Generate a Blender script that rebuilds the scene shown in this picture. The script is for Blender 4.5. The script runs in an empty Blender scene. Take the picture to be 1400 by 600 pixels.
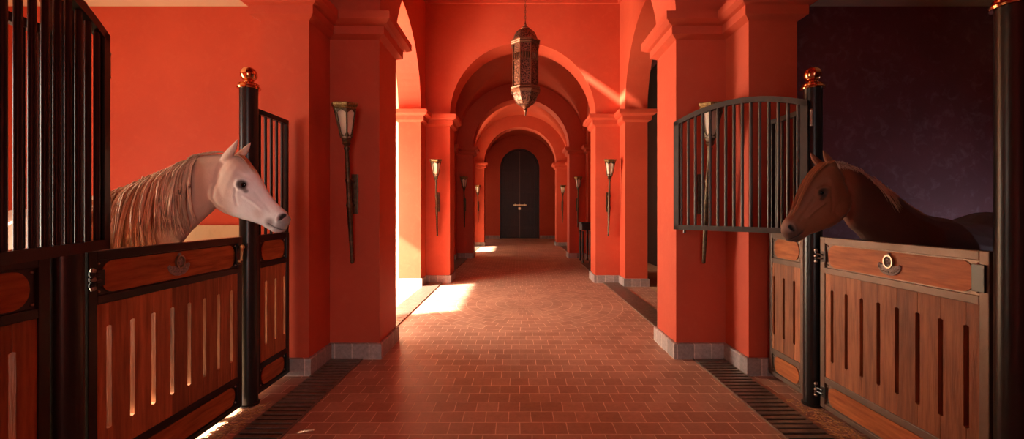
import bpy, bmesh, math, random
from mathutils import Vector, Matrix
from mathutils.bvhtree import BVHTree
random.seed(7)
PI = math.pi
SC = bpy.context.scene
COL = SC.collection
CAMX, EYE, F = -0.10, 1.5, 580.0
BAY = 4.45

# ------------------------------------------------------------------ helpers
def V(*a): return Vector(a)
def root_loc(o):
    p = Vector((0, 0, 0))
    while o: p += o.location; o = o.parent
    return p
def obj(name, bm, mat, parent=None, kind=None, smooth=False, angle=None):
    me = bpy.data.meshes.new(name)
    if parent: bmesh.ops.translate(bm, verts=bm.verts, vec=-root_loc(parent))
    bm.to_mesh(me); bm.free()
    if mat: me.materials.append(mat)
    o = bpy.data.objects.new(name, me); COL.objects.link(o)
    if parent: o.parent = parent
    if kind: o['kind'] = kind
    if smooth:
        for p in me.polygons: p.use_smooth = True
        if angle: me.set_sharp_from_angle(angle=math.radians(angle))
    return o
def thing(name, label, cat, loc=(0, 0, 0), group=None):
    o = bpy.data.objects.new(name, None); COL.objects.link(o)
    o.location = loc; o['label'] = label; o['category'] = cat
    o.empty_display_size = .1
    if group: o['group'] = group
    return o
def tag(o, label, cat, group=None, kind=None):
    o['label'] = label; o['category'] = cat
    if group: o['group'] = group
    if kind: o['kind'] = kind
    return o
def box(bm, x0, x1, y0, y1, z0, z1, bev=0):
    if x1 < x0: x0, x1 = x1, x0
    if y1 < y0: y0, y1 = y1, y0
    vs = [bm.verts.new(p) for p in ((x0,y0,z0),(x1,y0,z0),(x1,y1,z0),(x0,y1,z0),(x0,y0,z1),(x1,y0,z1),(x1,y1,z1),(x0,y1,z1))]
    fs = [bm.faces.new([vs[i] for i in f]) for f in ((3,2,1,0),(4,5,6,7),(0,1,5,4),(1,2,6,5),(2,3,7,6),(3,0,4,7))]
    if bev:
        es = list({e for f in fs for e in f.edges})
        bmesh.ops.bevel(bm, geom=es, offset=bev, segments=2, affect='EDGES', profile=.6)
def prism(bm, pts, ext):
    """pts: closed polygon of Vectors; ext: extrusion Vector"""
    a = [bm.verts.new(p) for p in pts]; b = [bm.verts.new(p + ext) for p in pts]
    n = len(pts)
    f1 = bm.faces.new(a); f2 = bm.faces.new(list(reversed(b)))
    fs = [f1, f2]
    for i in range(n):
        fs.append(bm.faces.new((a[i], b[i], b[(i+1) % n], a[(i+1) % n])))
    bmesh.ops.recalc_face_normals(bm, faces=fs)
    return fs
def loft(bm, rings, cap=True, closed=True):
    vr = [[bm.verts.new(p) for p in r] for r in rings]
    n = len(rings[0]); fs = []
    for k in range(len(vr) - 1):
        for i in range(n if closed else n - 1):
            j = (i + 1) % n
            fs.append(bm.faces.new((vr[k][i], vr[k][j], vr[k+1][j], vr[k+1][i])))
    if cap:
        fs.append(bm.faces.new(list(reversed(vr[0])))); fs.append(bm.faces.new(vr[-1]))
    bmesh.ops.recalc_face_normals(bm, faces=fs)
def frame_of(d):
    d = d.normalized()
    u = d.cross(V(0, 0, 1))
    if u.length < 1e-3: u = V(1, 0, 0)
    u.normalize(); return u, d.cross(u).normalized()
def tube(bm, pts, rad, n=10, cap=True):
    """rad: one value or one per point"""
    rings = []
    for i, p in enumerate(pts):
        d = (pts[min(i+1, len(pts)-1)] - pts[max(i-1, 0)])
        u, w = frame_of(d)
        r = rad[i] if isinstance(rad, (list, tuple)) else rad
        rings.append([p + (u*math.cos(2*PI*k/n) + w*math.sin(2*PI*k/n))*r for k in range(n)])
    loft(bm, rings, cap)
def lathe(bm, c, prof, n=24, rot=0.0):
    """prof: list of (r, z) about the vertical axis through c"""
    rings = [[c + V(r*math.cos(2*PI*k/n+rot), r*math.sin(2*PI*k/n+rot), z) for k in range(n)] for r, z in prof]
    loft(bm, rings, True)
def ball(bm, c, r, u=16, v=10, sc=(1, 1, 1)):
    bmesh.ops.create_uvsphere(bm, u_segments=u, v_segments=v, radius=1,
        matrix=Matrix.Translation(c) @ Matrix.Diagonal((r*sc[0], r*sc[1], r*sc[2], 1)))
NB = bmesh.new

# ------------------------------------------------------------------ materials
def newmat(name):
    m = bpy.data.materials.new(name); m.use_nodes = True
    nt = m.node_tree; b = nt.nodes['Principled BSDF']
    return m, nt, b
def N(nt, t, **kw):
    n = nt.nodes.new(t)
    for k, v in kw.items():
        if k.startswith('i_'):
            key = k[2:]; key = int(key) if key.isdigit() else key.replace('_', ' ')
            n.inputs[key].default_value = v
        else: setattr(n, k, v)
    return n
def ramp(nt, stops):
    r = nt.nodes.new('ShaderNodeValToRGB'); e = r.color_ramp.elements
    while len(e) < len(stops): e.new(.5)
    for i, (p, c) in enumerate(stops):
        e[i].position = p; e[i].color = (*c, 1) if len(c) == 3 else c
    return r
def mat(name, col, col2=None, rough=.5, metal=0, scale=6, stretch=(1, 1, 1), bump=.0, bscale=40, spec=.5, island=0, detail=6):
    m, nt, b = newmat(name); L = nt.links.new
    tc = N(nt, 'ShaderNodeTexCoord'); mp = N(nt, 'ShaderNodeMapping'); mp.inputs['Scale'].default_value = stretch
    L(tc.outputs['Object'], mp.inputs['Vector'])
    b.inputs['Roughness'].default_value = rough; b.inputs['Metallic'].default_value = metal
    b.inputs['Specular IOR Level'].default_value = spec
    if col2:
        no = N(nt, 'ShaderNodeTexNoise', i_Scale=scale, i_Detail=detail, i_Roughness=.6); L(mp.outputs[0], no.inputs['Vector'])
        r = ramp(nt, [(.3, col), (.7, col2)]); L(no.outputs['Fac'], r.inputs[0]); out = r.outputs[0]
        if island:
            g = N(nt, 'ShaderNodeObjectInfo' if name.startswith('brown_plank') or 'door_wood' in name else 'ShaderNodeNewGeometry'); mr = N(nt, 'ShaderNodeMapRange', i_3=1-island, i_4=1+island)
            L(g.outputs['Random' if g.bl_idname == 'ShaderNodeObjectInfo' else 'Random Per Island'], mr.inputs[0])
            hs = N(nt, 'ShaderNodeHueSaturation'); L(out, hs.inputs['Color']); L(mr.outputs[0], hs.inputs['Value']); out = hs.outputs[0]
        L(out, b.inputs['Base Color'])
    else: b.inputs['Base Color'].default_value = (*col, 1)
    if bump:
        n2 = N(nt, 'ShaderNodeTexNoise', i_Scale=bscale, i_Detail=5); L(mp.outputs[0], n2.inputs['Vector'])
        bp = N(nt, 'ShaderNodeBump', i_Strength=bump, i_Distance=.02); L(n2.outputs['Fac'], bp.inputs['Height']); L(bp.outputs[0], b.inputs['Normal'])
    return m

M = {}
def plaster(name, c1, c2, c3):
    m, nt, b = newmat(name); L = nt.links.new
    g = N(nt, 'ShaderNodeNewGeometry')
    n1 = N(nt, 'ShaderNodeTexNoise', i_Scale=1.1, i_Detail=8, i_Roughness=.62); L(g.outputs['Position'], n1.inputs['Vector'])
    n2 = N(nt, 'ShaderNodeTexNoise', i_Scale=9, i_Detail=8, i_Roughness=.65, i_Distortion=.6); L(g.outputs['Position'], n2.inputs['Vector'])
    r1 = ramp(nt, [(.35, c1), (.65, c2)]); L(n1.outputs['Fac'], r1.inputs[0])
    r2 = ramp(nt, [(.52, (0, 0, 0)), (.78, (1, 1, 1))]); L(n2.outputs['Fac'], r2.inputs[0])
    mx = N(nt, 'ShaderNodeMix', data_type='RGBA'); L(r1.outputs[0], mx.inputs[6]); mx.inputs[7].default_value = (*c3, 1)
    mm = N(nt, 'ShaderNodeMath', operation='MULTIPLY', i_1=.35); L(r2.outputs[0], mm.inputs[0]); L(mm.outputs[0], mx.inputs[0])
    L(mx.outputs[2], b.inputs['Base Color'])
    n3 = N(nt, 'ShaderNodeTexNoise', i_Scale=22, i_Detail=6, i_Roughness=.6); L(g.outputs['Position'], n3.inputs['Vector'])
    bp = N(nt, 'ShaderNodeBump', i_Strength=.12, i_Distance=.012); L(n3.outputs['Fac'], bp.inputs['Height']); L(bp.outputs[0], b.inputs['Normal'])
    b.inputs['Roughness'].default_value = .62; b.inputs['Specular IOR Level'].default_value = .25
    return m
M['red'] = plaster('red_plaster', (.46, .060, .026), (.53, .076, .033), (.58, .115, .055))
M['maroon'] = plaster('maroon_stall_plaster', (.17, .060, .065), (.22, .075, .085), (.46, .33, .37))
M['cream'] = plaster('cream_ceiling_plaster', (.78, .62, .42), (.82, .67, .47), (.7, .55, .38))
M['beige'] = plaster('beige_dado_render', (.50, .40, .27), (.58, .47, .33), (.35, .27, .18))
M['outpave'] = plaster('pale_courtyard_ground', (.62, .52, .40), (.70, .60, .46), (.5, .42, .32))

def pavers():
    m, nt, b = newmat('terracotta_pavers'); L = nt.links.new
    g = N(nt, 'ShaderNodeNewGeometry'); sp = N(nt, 'ShaderNodeSeparateXYZ'); L(g.outputs['Position'], sp.inputs[0])
    yc = N(nt, 'ShaderNodeMath', operation='SUBTRACT', i_1=6.82); L(sp.outputs['Y'], yc.inputs[0])
    x2 = N(nt, 'ShaderNodeMath', operation='MULTIPLY'); L(sp.outputs['X'], x2.inputs[0]); L(sp.outputs['X'], x2.inputs[1])
    r2 = N(nt, 'ShaderNodeMath', operation='MULTIPLY_ADD'); L(yc.outputs[0], r2.inputs[0]); L(yc.outputs[0], r2.inputs[1]); L(x2.outputs[0], r2.inputs[2])
    rr = N(nt, 'ShaderNodeMath', operation='SQRT'); L(r2.outputs[0], rr.inputs[0])
    th = N(nt, 'ShaderNodeMath', operation='ARCTAN2'); L(yc.outputs[0], th.inputs[0]); L(sp.outputs['X'], th.inputs[1])
    cb = N(nt, 'ShaderNodeCombineXYZ'); L(th.outputs[0], cb.inputs[0]); L(rr.outputs[0], cb.inputs[1])
    wn = N(nt, 'ShaderNodeTexNoise', i_Scale=5, i_Detail=2); L(g.outputs['Position'], wn.inputs['Vector'])
    def wob(src):
        s = N(nt, 'ShaderNodeVectorMath', operation='SCALE', i_3=.012); L(wn.outputs['Color'], s.inputs[0])
        a = N(nt, 'ShaderNodeVectorMath', operation='ADD'); L(src, a.inputs[0]); L(s.outputs[0], a.inputs[1]); return a.outputs[0]
    def brick(vec, w, h):
        k = N(nt, 'ShaderNodeTexBrick', i_Scale=1.0, i_Mortar_Size=.0042, i_Mortar_Smooth=.35, i_Bias=-.15, i_Brick_Width=w, i_Row_Height=h)
        k.inputs['Color1'].default_value = (.37, .195, .13, 1); k.inputs['Color2'].default_value = (.49, .285, .195, 1); k.inputs['Mortar'].default_value = (.74, .50, .35, 1)
        L(vec, k.inputs['Vector']); return k
    b1 = brick(wob(g.outputs['Position']), .163, .158); b2 = brick(wob(cb.outputs[0]), .16111, .155)
    inside = N(nt, 'ShaderNodeMath', operation='LESS_THAN', i_1=1.55); L(rr.outputs[0], inside.inputs[0])
    mc = N(nt, 'ShaderNodeMix', data_type='RGBA'); L(inside.outputs[0], mc.inputs[0]); L(b1.outputs['Color'], mc.inputs[6]); L(b2.outputs['Color'], mc.inputs[7])
    mf = N(nt, 'ShaderNodeMix'); L(inside.outputs[0], mf.inputs[0]); L(b1.outputs['Fac'], mf.inputs[2]); L(b2.outputs['Fac'], mf.inputs[3])
    n1 = N(nt, 'ShaderNodeTexNoise', i_Scale=26, i_Detail=8, i_Roughness=.7); L(g.outputs['Position'], n1.inputs['Vector'])
    n0 = N(nt, 'ShaderNodeTexNoise', i_Scale=1.3, i_Detail=4); L(g.outputs['Position'], n0.inputs['Vector'])
    ad = N(nt, 'ShaderNodeMath', operation='ADD'); L(n1.outputs['Fac'], ad.inputs[0]); L(n0.outputs['Fac'], ad.inputs[1])
    mr = N(nt, 'ShaderNodeMapRange', i_1=.6, i_2=1.4, i_3=.68, i_4=1.25); L(ad.outputs[0], mr.inputs[0])
    hs = N(nt, 'ShaderNodeHueSaturation'); L(mc.outputs[2], hs.inputs['Color']); L(mr.outputs[0], hs.inputs['Value'])
    L(hs.outputs[0], b.inputs['Base Color'])
    h = N(nt, 'ShaderNodeMath', operation='MULTIPLY_ADD', i_1=.25); L(n1.outputs['Fac'], h.inputs[0])
    inv = N(nt, 'ShaderNodeMath', operation='MULTIPLY', i_1=-1.0); L(mf.outputs[0], inv.inputs[0]); L(inv.outputs[0], h.inputs[2])
    bp = N(nt, 'ShaderNodeBump', i_Strength=.7, i_Distance=.006); L(h.outputs[0], bp.inputs['Height']); L(bp.outputs[0], b.inputs['Normal'])
    b.inputs['Roughness'].default_value = .5; b.inputs['Specular IOR Level'].default_value = .5
    return m
M['pavers'] = pavers()
def basetile():
    m, nt, b = newmat('grey_stone_skirting_tiles'); L = nt.links.new
    g = N(nt, 'ShaderNodeNewGeometry'); sp = N(nt, 'ShaderNodeSeparateXYZ'); L(g.outputs['Position'], sp.inputs[0])
    a = N(nt, 'ShaderNodeMath', operation='ADD'); L(sp.outputs['X'], a.inputs[0]); L(sp.outputs['Y'], a.inputs[1])
    cb = N(nt, 'ShaderNodeCombineXYZ'); L(a.outputs[0], cb.inputs[0]); L(sp.outputs['Z'], cb.inputs[1])
    k = N(nt, 'ShaderNodeTexBrick', i_Scale=1.0, i_Mortar_Size=.0045, i_Mortar_Smooth=.3, i_Bias=0, i_Brick_Width=.172, i_Row_Height=.4)
    k.inputs['Color1'].default_value = (.25, .195, .18, 1); k.inputs['Color2'].default_value = (.40, .31, .28, 1); k.inputs['Mortar'].default_value = (.62, .48, .40, 1)
    L(cb.outputs[0], k.inputs['Vector'])
    n1 = N(nt, 'ShaderNodeTexNoise', i_Scale=30, i_Detail=8, i_Roughness=.75); L(g.outputs['Position'], n1.inputs['Vector'])
    mr = N(nt, 'ShaderNodeMapRange', i_1=.3, i_2=.7, i_3=.7, i_4=1.3); L(n1.outputs['Fac'], mr.inputs[0])
    hs = N(nt, 'ShaderNodeHueSaturation'); L(k.outputs['Color'], hs.inputs['Color']); L(mr.outputs[0], hs.inputs['Value']); L(hs.outputs[0], b.inputs['Base Color'])
    bp = N(nt, 'ShaderNodeBump', i_Strength=.4, i_Distance=.004); L(n1.outputs['Fac'], bp.inputs['Height']); L(bp.outputs[0], b.inputs['Normal'])
    b.inputs['Roughness'].default_value = .6
    return m
M['tile'] = basetile()
M['wood_v'] = mat('brown_plank_wood', (.20, .066, .027), (.46, .17, .066), rough=.48, spec=.3, scale=7, stretch=(5, 5, .45), bump=.18, bscale=22, island=.32)
M['wood_h'] = mat('polished_panel_wood', (.24, .062, .018), (.50, .155, .046), rough=.45, spec=.2, scale=6, stretch=(6, .7, 6), bump=.1, bscale=20)
M['steel'] = mat('lit_painted_steel', (.12, .078, .055), (.16, .105, .076), rough=.42, metal=.4, scale=14, bump=.04, bscale=90)
M['grille'] = mat('dark_bronze_grille', (.05, .036, .029), (.07, .05, .04), rough=.38, metal=.35, scale=14)
M['black'] = mat('black_and_backlit_steel', (.016, .015, .015), (.024, .022, .021), rough=.28, metal=.3, scale=14)
M['plate'] = mat('worn_corner_plate', (.14, .095, .07), (.22, .155, .115), rough=.4, metal=.6, scale=30)
M['rivet'] = mat('bright_rivet', (.40, .33, .27), rough=.35, metal=1)
M['copper'] = mat('polished_copper', (.80, .36, .17), (.62, .24, .10), rough=.16, metal=1, scale=14)
M['brass'] = mat('brass', (.80, .58, .28), rough=.3, metal=.8)
M['badge'] = mat('pewter_badge', (.22, .18, .16), (.48, .42, .38), rough=.35, metal=.35, scale=80, bump=.5, bscale=160)
M['iron'] = mat('aged_bronze_iron', (.045, .030, .020), (.13, .085, .045), rough=.38, metal=.75, scale=30, bump=.3, bscale=90)
M['gilt'] = mat('worn_gilt_rim', (.10, .06, .025), (.42, .27, .10), rough=.35, metal=.8, scale=60, bump=.5, bscale=120)
M['grate'] = mat('drain_slat_metal', (.17, .13, .10), (.28, .22, .17), rough=.35, metal=.5, scale=20, bump=.1)
M['deep_shade'] = mat('shade_and_backing_black', (.012, .01, .008), rough=.9)
M['door'] = mat('black_brown_door_wood', (.018, .010, .008), (.035, .018, .013), rough=.4, scale=6, stretch=(5, 5, .4), bump=.2, bscale=20, island=.2)
M['console'] = mat('black_console_wood', (.012, .009, .008), (.02, .014, .012), rough=.35, scale=8)
M['straw'] = mat('straw_flakes', (.50, .30, .12), (.68, .45, .20), rough=.8, scale=50, island=.35)
M['dust'] = mat('earthy_bedding_floor', (.42, .27, .14), (.60, .42, .24), rough=.95, scale=25, bump=.6, bscale=60)
def glassy():
    m, nt, b = newmat('cream_frosted_glass')
    b.inputs['Base Color'].default_value = (.80, .62, .46, 1); b.inputs['Roughness'].default_value = .35
    b.inputs['Transmission Weight'].default_value = .25; b.inputs['Subsurface Weight'].default_value = .1
    return m
M['glass'] = glassy()
def pierced():
    m, nt, b = newmat('pierced_copper_sheet'); L = nt.links.new
    tc = N(nt, 'ShaderNodeTexCoord'); v = N(nt, 'ShaderNodeTexVoronoi', i_Scale=46); L(tc.outputs['Object'], v.inputs['Vector'])
    r = ramp(nt, [(.25, (.015, .008, .005)), (.42, (.14, .06, .04)), (.8, (.28, .13, .08))]); L(v.outputs['Distance'], r.inputs[0]); L(r.outputs[0], b.inputs['Base Color'])
    b.inputs['Metallic'].default_value = .7; b.inputs['Roughness'].default_value = .42
    bp = N(nt, 'ShaderNodeBump', i_Strength=.8, i_Distance=.006); L(v.outputs['Distance'], bp.inputs['Height']); L(bp.outputs[0], b.inputs['Normal'])
    return m
M['pierced'] = pierced()
M['brownmetal'] = mat('brown_copper_metal', (.14, .06, .036), (.25, .115, .068), rough=.36, metal=.8, scale=40, bump=.3, bscale=120)

# ------------------------------------------------------------------ room shell
def offs(s, yb, o):
    """plan of a pillar (inner pier + deeper outer pier), grown by o; yb = front face of inner pier"""
    p = [(1.50-o, yb-o), (2.0-o, yb-o), (2.0-o, yb-.43-o), (2.44+o, yb-.43-o), (2.44+o, yb+1.01+o), (2.0-o, yb+1.01+o), (2.0-o, yb+.58+o), (1.50-o, yb+.58+o)]
    return [(s*x, y) for x, y in p]
Y0 = 4.29
SIDE = {-1: 'left', 1: 'right'}
for k in range(-1, 4):
    for s in (-1, 1):
        yb = Y0 + BAY*k
        bm = NB(); prism(bm, [V(x, y, 0) for x, y in offs(s, yb, 0)], V(0, 0, 3.23))
        pil = obj('pillar', bm, M['red'], kind='structure')
        bm = NB()
        prof = [(.0, 3.22), (.065, 3.255), (.065, 3.335), (.10, 3.345), (.145, 3.375), (.145, 3.45)]
        loft(bm, [[V(x, y, z) for x, y in offs(s, yb, o)] for o, z in prof])
        obj('capital', bm, M['red'], pil)
        bm = NB()
        loft(bm, [[V(x, y, z) for x, y in offs(s, yb, o)] for o, z in ((.03, 0), (.03, .15), (.022, .158))])
        obj('skirting', bm, M['tile'], pil)
TOP = 7.4
def arch_pts(c, r, spring, a0, a1, top, n=40):
    """closed outline (u,z): block from a0..a1 above spring with a half-round cut out"""
    pts = [(a0, spring), (c-r, spring)]
    pts += [(c - r*math.cos(PI*i/n), spring + r*math.sin(PI*i/n)) for i in range(1, n)]
    pts += [(c+r, spring), (a1, spring), (a1, top), (a0, top)]
    return pts
# transverse arches
for k in range(-1, 4):
    yb = Y0 + BAY*k
    bm = NB(); prism(bm, [V(u, yb, z) for u, z in arch_pts(0, 1.5, 3.45, -2.0, 2.0, TOP)], V(0, .58, 0))
    obj('transverse_arch', bm, M['red'], kind='structure')
# side walls over the bays
for s in (-1, 1):
    bm = NB()
    for k in range(-1, 4):
        ya = Y0 + BAY*k + .29; yb = ya + BAY
        c = (ya + yb)/2; r = BAY/2 - .72
        if k == -1: pass
        x0 = 2.0*s; ex = V(.44*s, 0, 0)
        if s == -1 and k == 0:      # long high slot, added to let a blade of sun in
            prism(bm, [V(x0, u, z) for u, z in arch_pts(c, r, 3.45, ya, yb, 6.50)], ex)
            box(bm, x0, x0+ex.x, ya, 6.75, 6.50, 6.92); box(bm, x0, x0+ex.x, 7.66, yb, 6.50, 6.92)
            box(bm, x0, x0+ex.x, ya, yb, 6.92, TOP)
        else:
            prism(bm, [V(x0, u, z) for u, z in arch_pts(c, r, 3.45, ya, yb, TOP)], ex)
    box(bm, 2.0*s, 2.44*s, Y0+4*BAY+.29 - BAY*0 - .0, 22.6, 0, TOP)
    box(bm, 2.0*s, 2.44*s, -6.0, Y0-BAY+.29-.72-BAY*0-.0, 0, TOP)
    obj('wall_' + SIDE[s], bm, M['red'], kind='structure')
# end wall with arched doorway
YW = 22.35
bm = NB()
hw, spr = 1.04, 3.70
pts = [(-2.44, 0), (-hw, 0), (-hw, spr)] + [(-hw*math.cos(PI*i/32), spr + hw*math.sin(PI*i/32)) for i in range(1, 32)] + [(hw, spr), (hw, 0), (2.44, 0), (2.44, TOP), (-2.44, TOP)]
prism(bm, [V(u, YW, z) for u, z in pts], V(0, .4, 0))
obj('wall_end', bm, M['red'], kind='structure')
bm = NB(); box(bm, -2.0, -1.06, YW-.03, YW, 0, .16); box(bm, 1.06, 2.0, YW-.03, YW, 0, .16)
obj('baseboard_end', bm, M['tile'], kind='structure')
# arched double door
d = obj('door_1', NB(), None, kind='structure')
bm = NB()
pts = [(-hw, 0), (-hw, spr)] + [(-hw*math.cos(PI*i/32), spr + hw*math.sin(PI*i/32)) for i in range(1, 32)] + [(hw, spr), (hw, 0)]
fr = [(-hw+.07, 0), (-hw+.07, spr)] + [(-(hw-.07)*math.cos(PI*i/32), spr + (hw-.07)*math.sin(PI*i/32)) for i in range(1, 32)] + [(hw-.07, spr), (hw-.07, 0)]
prism(bm, [V(u, YW+.08, z) for u, z in pts + fr[::-1]], V(0, .12, 0))
obj('door_frame', bm, M['door'], d)
for s in (-1, 1):
    bm = NB(); w = hw - .08
    for j in range(5):
        a, b_ = .012 + j*(w-.012)/5, .012 + (j+1)*(w-.012)/5 - .008
        za, zb = spr + math.sqrt(max(0, w*w-a*a)), spr + math.sqrt(max(0, w*w-b_*b_))
        prism(bm, [V(s*a, YW+.13, .01), V(s*b_, YW+.13, .01), V(s*b_, YW+.13, zb-.01), V(s*a, YW+.13, za-.01)], V(0, .05, 0))
    lf = obj('door_leaf', bm, M['door'], d)
    bm = NB()
    for z in (.5, 1.45, 2.4, 3.5): box(bm, s*.02, s*(w-.02), YW+.115, YW+.13, z, z+.14, .004)
    obj('cross_rail', bm, M['door'], lf)
bm = NB(); box(bm, -.34, .36, YW+.085, YW+.112, 1.74, 1.79, .008)
for x in (-.24, .0, .26): box(bm, x-.02, x+.02, YW+.08, YW+.115, 1.71, 1.82, .005)
box(bm, -.07, .05, YW+.09, YW+.115, 1.52, 1.64, .01)
obj('bolt', bm, M['brass'], d)
bm = NB(); box(bm, -.012, .012, YW+.10, YW+.13, .01, 4.6); obj('meeting_strip', bm, M['plate'], d)

# floors, ceilings
bm = NB(); box(bm, -2.44, 2.44, -6, 22.8, -.1, 0); obj('floor', bm, M['pavers'], kind='structure')
bm = NB(); box(bm, -5.9, -2.44, -.4, 4.62, -.1, -.002); obj('floor_left', bm, M['dust'], kind='structure')
bm = NB(); box(bm, 2.44, 5.9, -.4, 22.8, -.1, -.002); obj('floor_right', bm, M['dust'], kind='structure')
bm = NB(); box(bm, -2.6, 2.6, -6, 22.8, TOP, TOP+.2); obj('ceiling', bm, M['red'], kind='structure')
# groin vaults over the second and later bays
for k in range(1, 4):
    a = Y0 + BAY*k + .58; b_ = Y0 + BAY*(k+1) if k < 3 else YW
    yc, Ry = (a+b_)/2, (b_-a)/2; bm = NB(); n = 56
    us = [-math.cos(PI*i/n) for i in range(n+1)]
    def hz(u, v): return 3.452 + max(2.0*math.sqrt(max(0, 1-u*u)), min(Ry, 2.0)*math.sqrt(max(0, 1-v*v)))
    for up in (0, .08):
        g = [[bm.verts.new(V(2.0*u, yc+Ry*v, hz(u, v)+up)) for v in us] for u in us]
        for i in range(n):
            for j in range(n):
                f_ = (g[i][j], g[i+1][j], g[i+1][j+1], g[i][j+1]); bm.faces.new(f_ if up else f_[::-1])
    obj('ceiling_vault', bm, M['red'], kind='structure', smooth=True, angle=35)
# cornice in the tall first bay
for k in range(0, 1):
    a = Y0 + BAY*k + .58; b_ = Y0 + BAY*(k+1) if k < 3 else YW
    bm = NB()
    for o, z0, z1 in ((.05, 5.74, 5.80), (.09, 5.80, 5.86)):
        box(bm, -2, 2, a, a+o, z0, z1); box(bm, -2, 2, b_-o, b_, z0, z1)
        box(bm, -2, -2+o, a+o, b_-o, z0, z1); box(bm, 2-o, 2, a+o, b_-o, z0, z1)
    obj('trim_%d' % (k+1), bm, M['red'], kind='structure')
# stalls of the first bay
bm = NB(); box(bm, -5.9, -2.44, 4.50, 4.66, 0, 3.66); obj('wall_left_stall', bm, M['red'], kind='structure')
bm = NB(); box(bm, -5.75, -2.45, 4.47, 4.50, 0, 1.34, .004); obj('trim_5', bm, M['beige'], kind='structure')
bm = NB(); box(bm, -5.9, -2.44, -.3, -.14, 0, 3.66); obj('wall_left_stall_near', bm, M['red'], kind='structure')
bm = NB()
prism(bm, [V(-5.75, y, z) for y, z in ((-.3, 0), (1.0, 0), (1.0, 3.0), (2.3, 3.0), (2.3, 0), (4.66, 0), (4.66, 3.66), (-.3, 3.66))], V(-.15, 0, 0))
obj('wall_left_outer', bm, M['red'], kind='structure')
bm = NB(); box(bm, -5.9, -2.44, -.3, 4.66, 3.66, 3.8); obj('ceiling_left_stall', bm, M['cream'], kind='structure')
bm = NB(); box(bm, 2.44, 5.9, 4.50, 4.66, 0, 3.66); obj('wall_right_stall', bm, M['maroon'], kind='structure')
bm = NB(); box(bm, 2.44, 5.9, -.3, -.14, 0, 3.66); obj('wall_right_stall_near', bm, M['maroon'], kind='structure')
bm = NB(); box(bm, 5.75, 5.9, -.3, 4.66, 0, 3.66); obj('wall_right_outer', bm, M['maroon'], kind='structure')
bm = NB(); box(bm, 3.6, 3.75, 4.66, 22.6, 0, 5.4); obj('wall_right_passage', bm, M['door'], kind='structure')
bm = NB(); box(bm, 2.44, 5.9, -.3, 4.66, 3.66, 3.8); obj('ceiling_right_stall', bm, M['cream'], kind='structure')
for s in (-1, 1):   # lunettes closing the side arches above the stall ceilings
    bm = NB(); box(bm, s*2.36, s*2.43, .9, 3.86, 3.6, 5.2); obj('wall_%s_lunette' % SIDE[s], bm, M['red'], kind='structure')
# dark passage right of the corridor
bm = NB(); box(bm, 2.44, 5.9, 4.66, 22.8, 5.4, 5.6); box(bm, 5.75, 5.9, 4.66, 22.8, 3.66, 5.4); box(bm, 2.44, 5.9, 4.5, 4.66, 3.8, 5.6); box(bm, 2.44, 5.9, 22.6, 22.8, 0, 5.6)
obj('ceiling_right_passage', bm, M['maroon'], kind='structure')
# unseen canopy added to trim the sun on the left, and courtyard ground
bm = NB(); prism(bm, [V(-2.44, 4.66, 5.35), V(-5.2, 4.66, 2.92), V(-5.2, 4.66, 3.06), V(-2.44, 4.66, 5.50)], V(0, 18.1, 0))
obj('ceiling_added_sunshade', bm, M['cream'], kind='structure')
bm = NB(); box(bm, -30, -2.44, 4.66, 40, -.1, -.001); box(bm, -30, -5.9, -25, 4.66, -.1, -.001); obj('floor_courtyard', bm, M['outpave'], kind='structure')
bm = NB()
for a, b_ in ((8.5, 13.9), (16.4, 22.8)): box(bm, -5.2, -5.05, a, b_, 0, 3.0)
for y in (9.0, 13.45, 17.9): prism(bm, [V(-2.44, y, 0), V(-5.19, y, 0), V(-5.19, y, 2.92), V(-2.44, y, 5.34)], V(0, .15, 0))
obj('wall_added_sun_screens', bm, M['cream'], kind='structure')  # unseen screens and dividers added to keep sun out of the further bays
bm = NB(); box(bm, -1.2, 1.2, YW+.36, YW+.5, 0, 5.2); obj('wall_end_backing', bm, M['deep_shade'], kind='structure')
# end behind the viewer
bm = NB()
prism(bm, [V(u, -6.0, z) for u, z in [(-2.44, 0), (-1.5, 0), (-1.5, 3.0)] + [(-1.5*math.cos(PI*i/24), 3.0+1.5*math.sin(PI*i/24)) for i in range(1, 24)] + [(1.5, 3.0), (1.5, 0), (2.44, 0), (2.44, TOP), (-2.44, TOP)]], V(0, .3, 0))
obj('wall_rear', bm, M['red'], kind='structure')
bm = NB()
for s in (-1, 1): box(bm, s*2.30, s*2.44, -5.7, Y0-BAY-.43, 0, 5.5)
obj('wall_rear_sides', bm, M['red'], kind='structure')

# ------------------------------------------------------------------ drain gratings
def grating(s, ya, yb, label):
    t = thing('drain_grating', label, 'drain', (s*1.81, (ya+yb)/2, 0), 'drain gratings along the pillars')
    bm = NB(); box(bm, s*1.66, s*1.96, ya, yb, .0005, .003); obj('shade_sheet', bm, M['deep_shade'], t)  # thin near-black sheet: the trench's shade put into colour
    bm = NB()
    box(bm, s*1.655, s*1.664, ya, yb, .001, .014); box(bm, s*1.956, s*1.965, ya, yb, .001, .014)
    obj('edge_frame', bm, M['grate'], t)
    bm = NB(); y = ya + .012
    while y < yb - .04:
        box(bm, s*1.664, s*1.956, y, y+.040, .006, .015, .002); y += .0645
    obj('slats', bm, M['grate'], t)
ga = ['drain grating in the floor in front of the nearest %s pillar', 'drain grating along the %s side of the sunlit circular paving', 'drain grating between the second and third %s pillars', 'drain grating between the third and fourth %s pillars']
for k in range(4):
    for s in (-1, 1):
        ya = .5 if k == 0 else Y0 + BAY*(k-1) + .62
        grating(s, ya, 11.95 if (k == 2 and s == 1) else Y0 + BAY*k - .035, ga[k] % SIDE[s])

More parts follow.
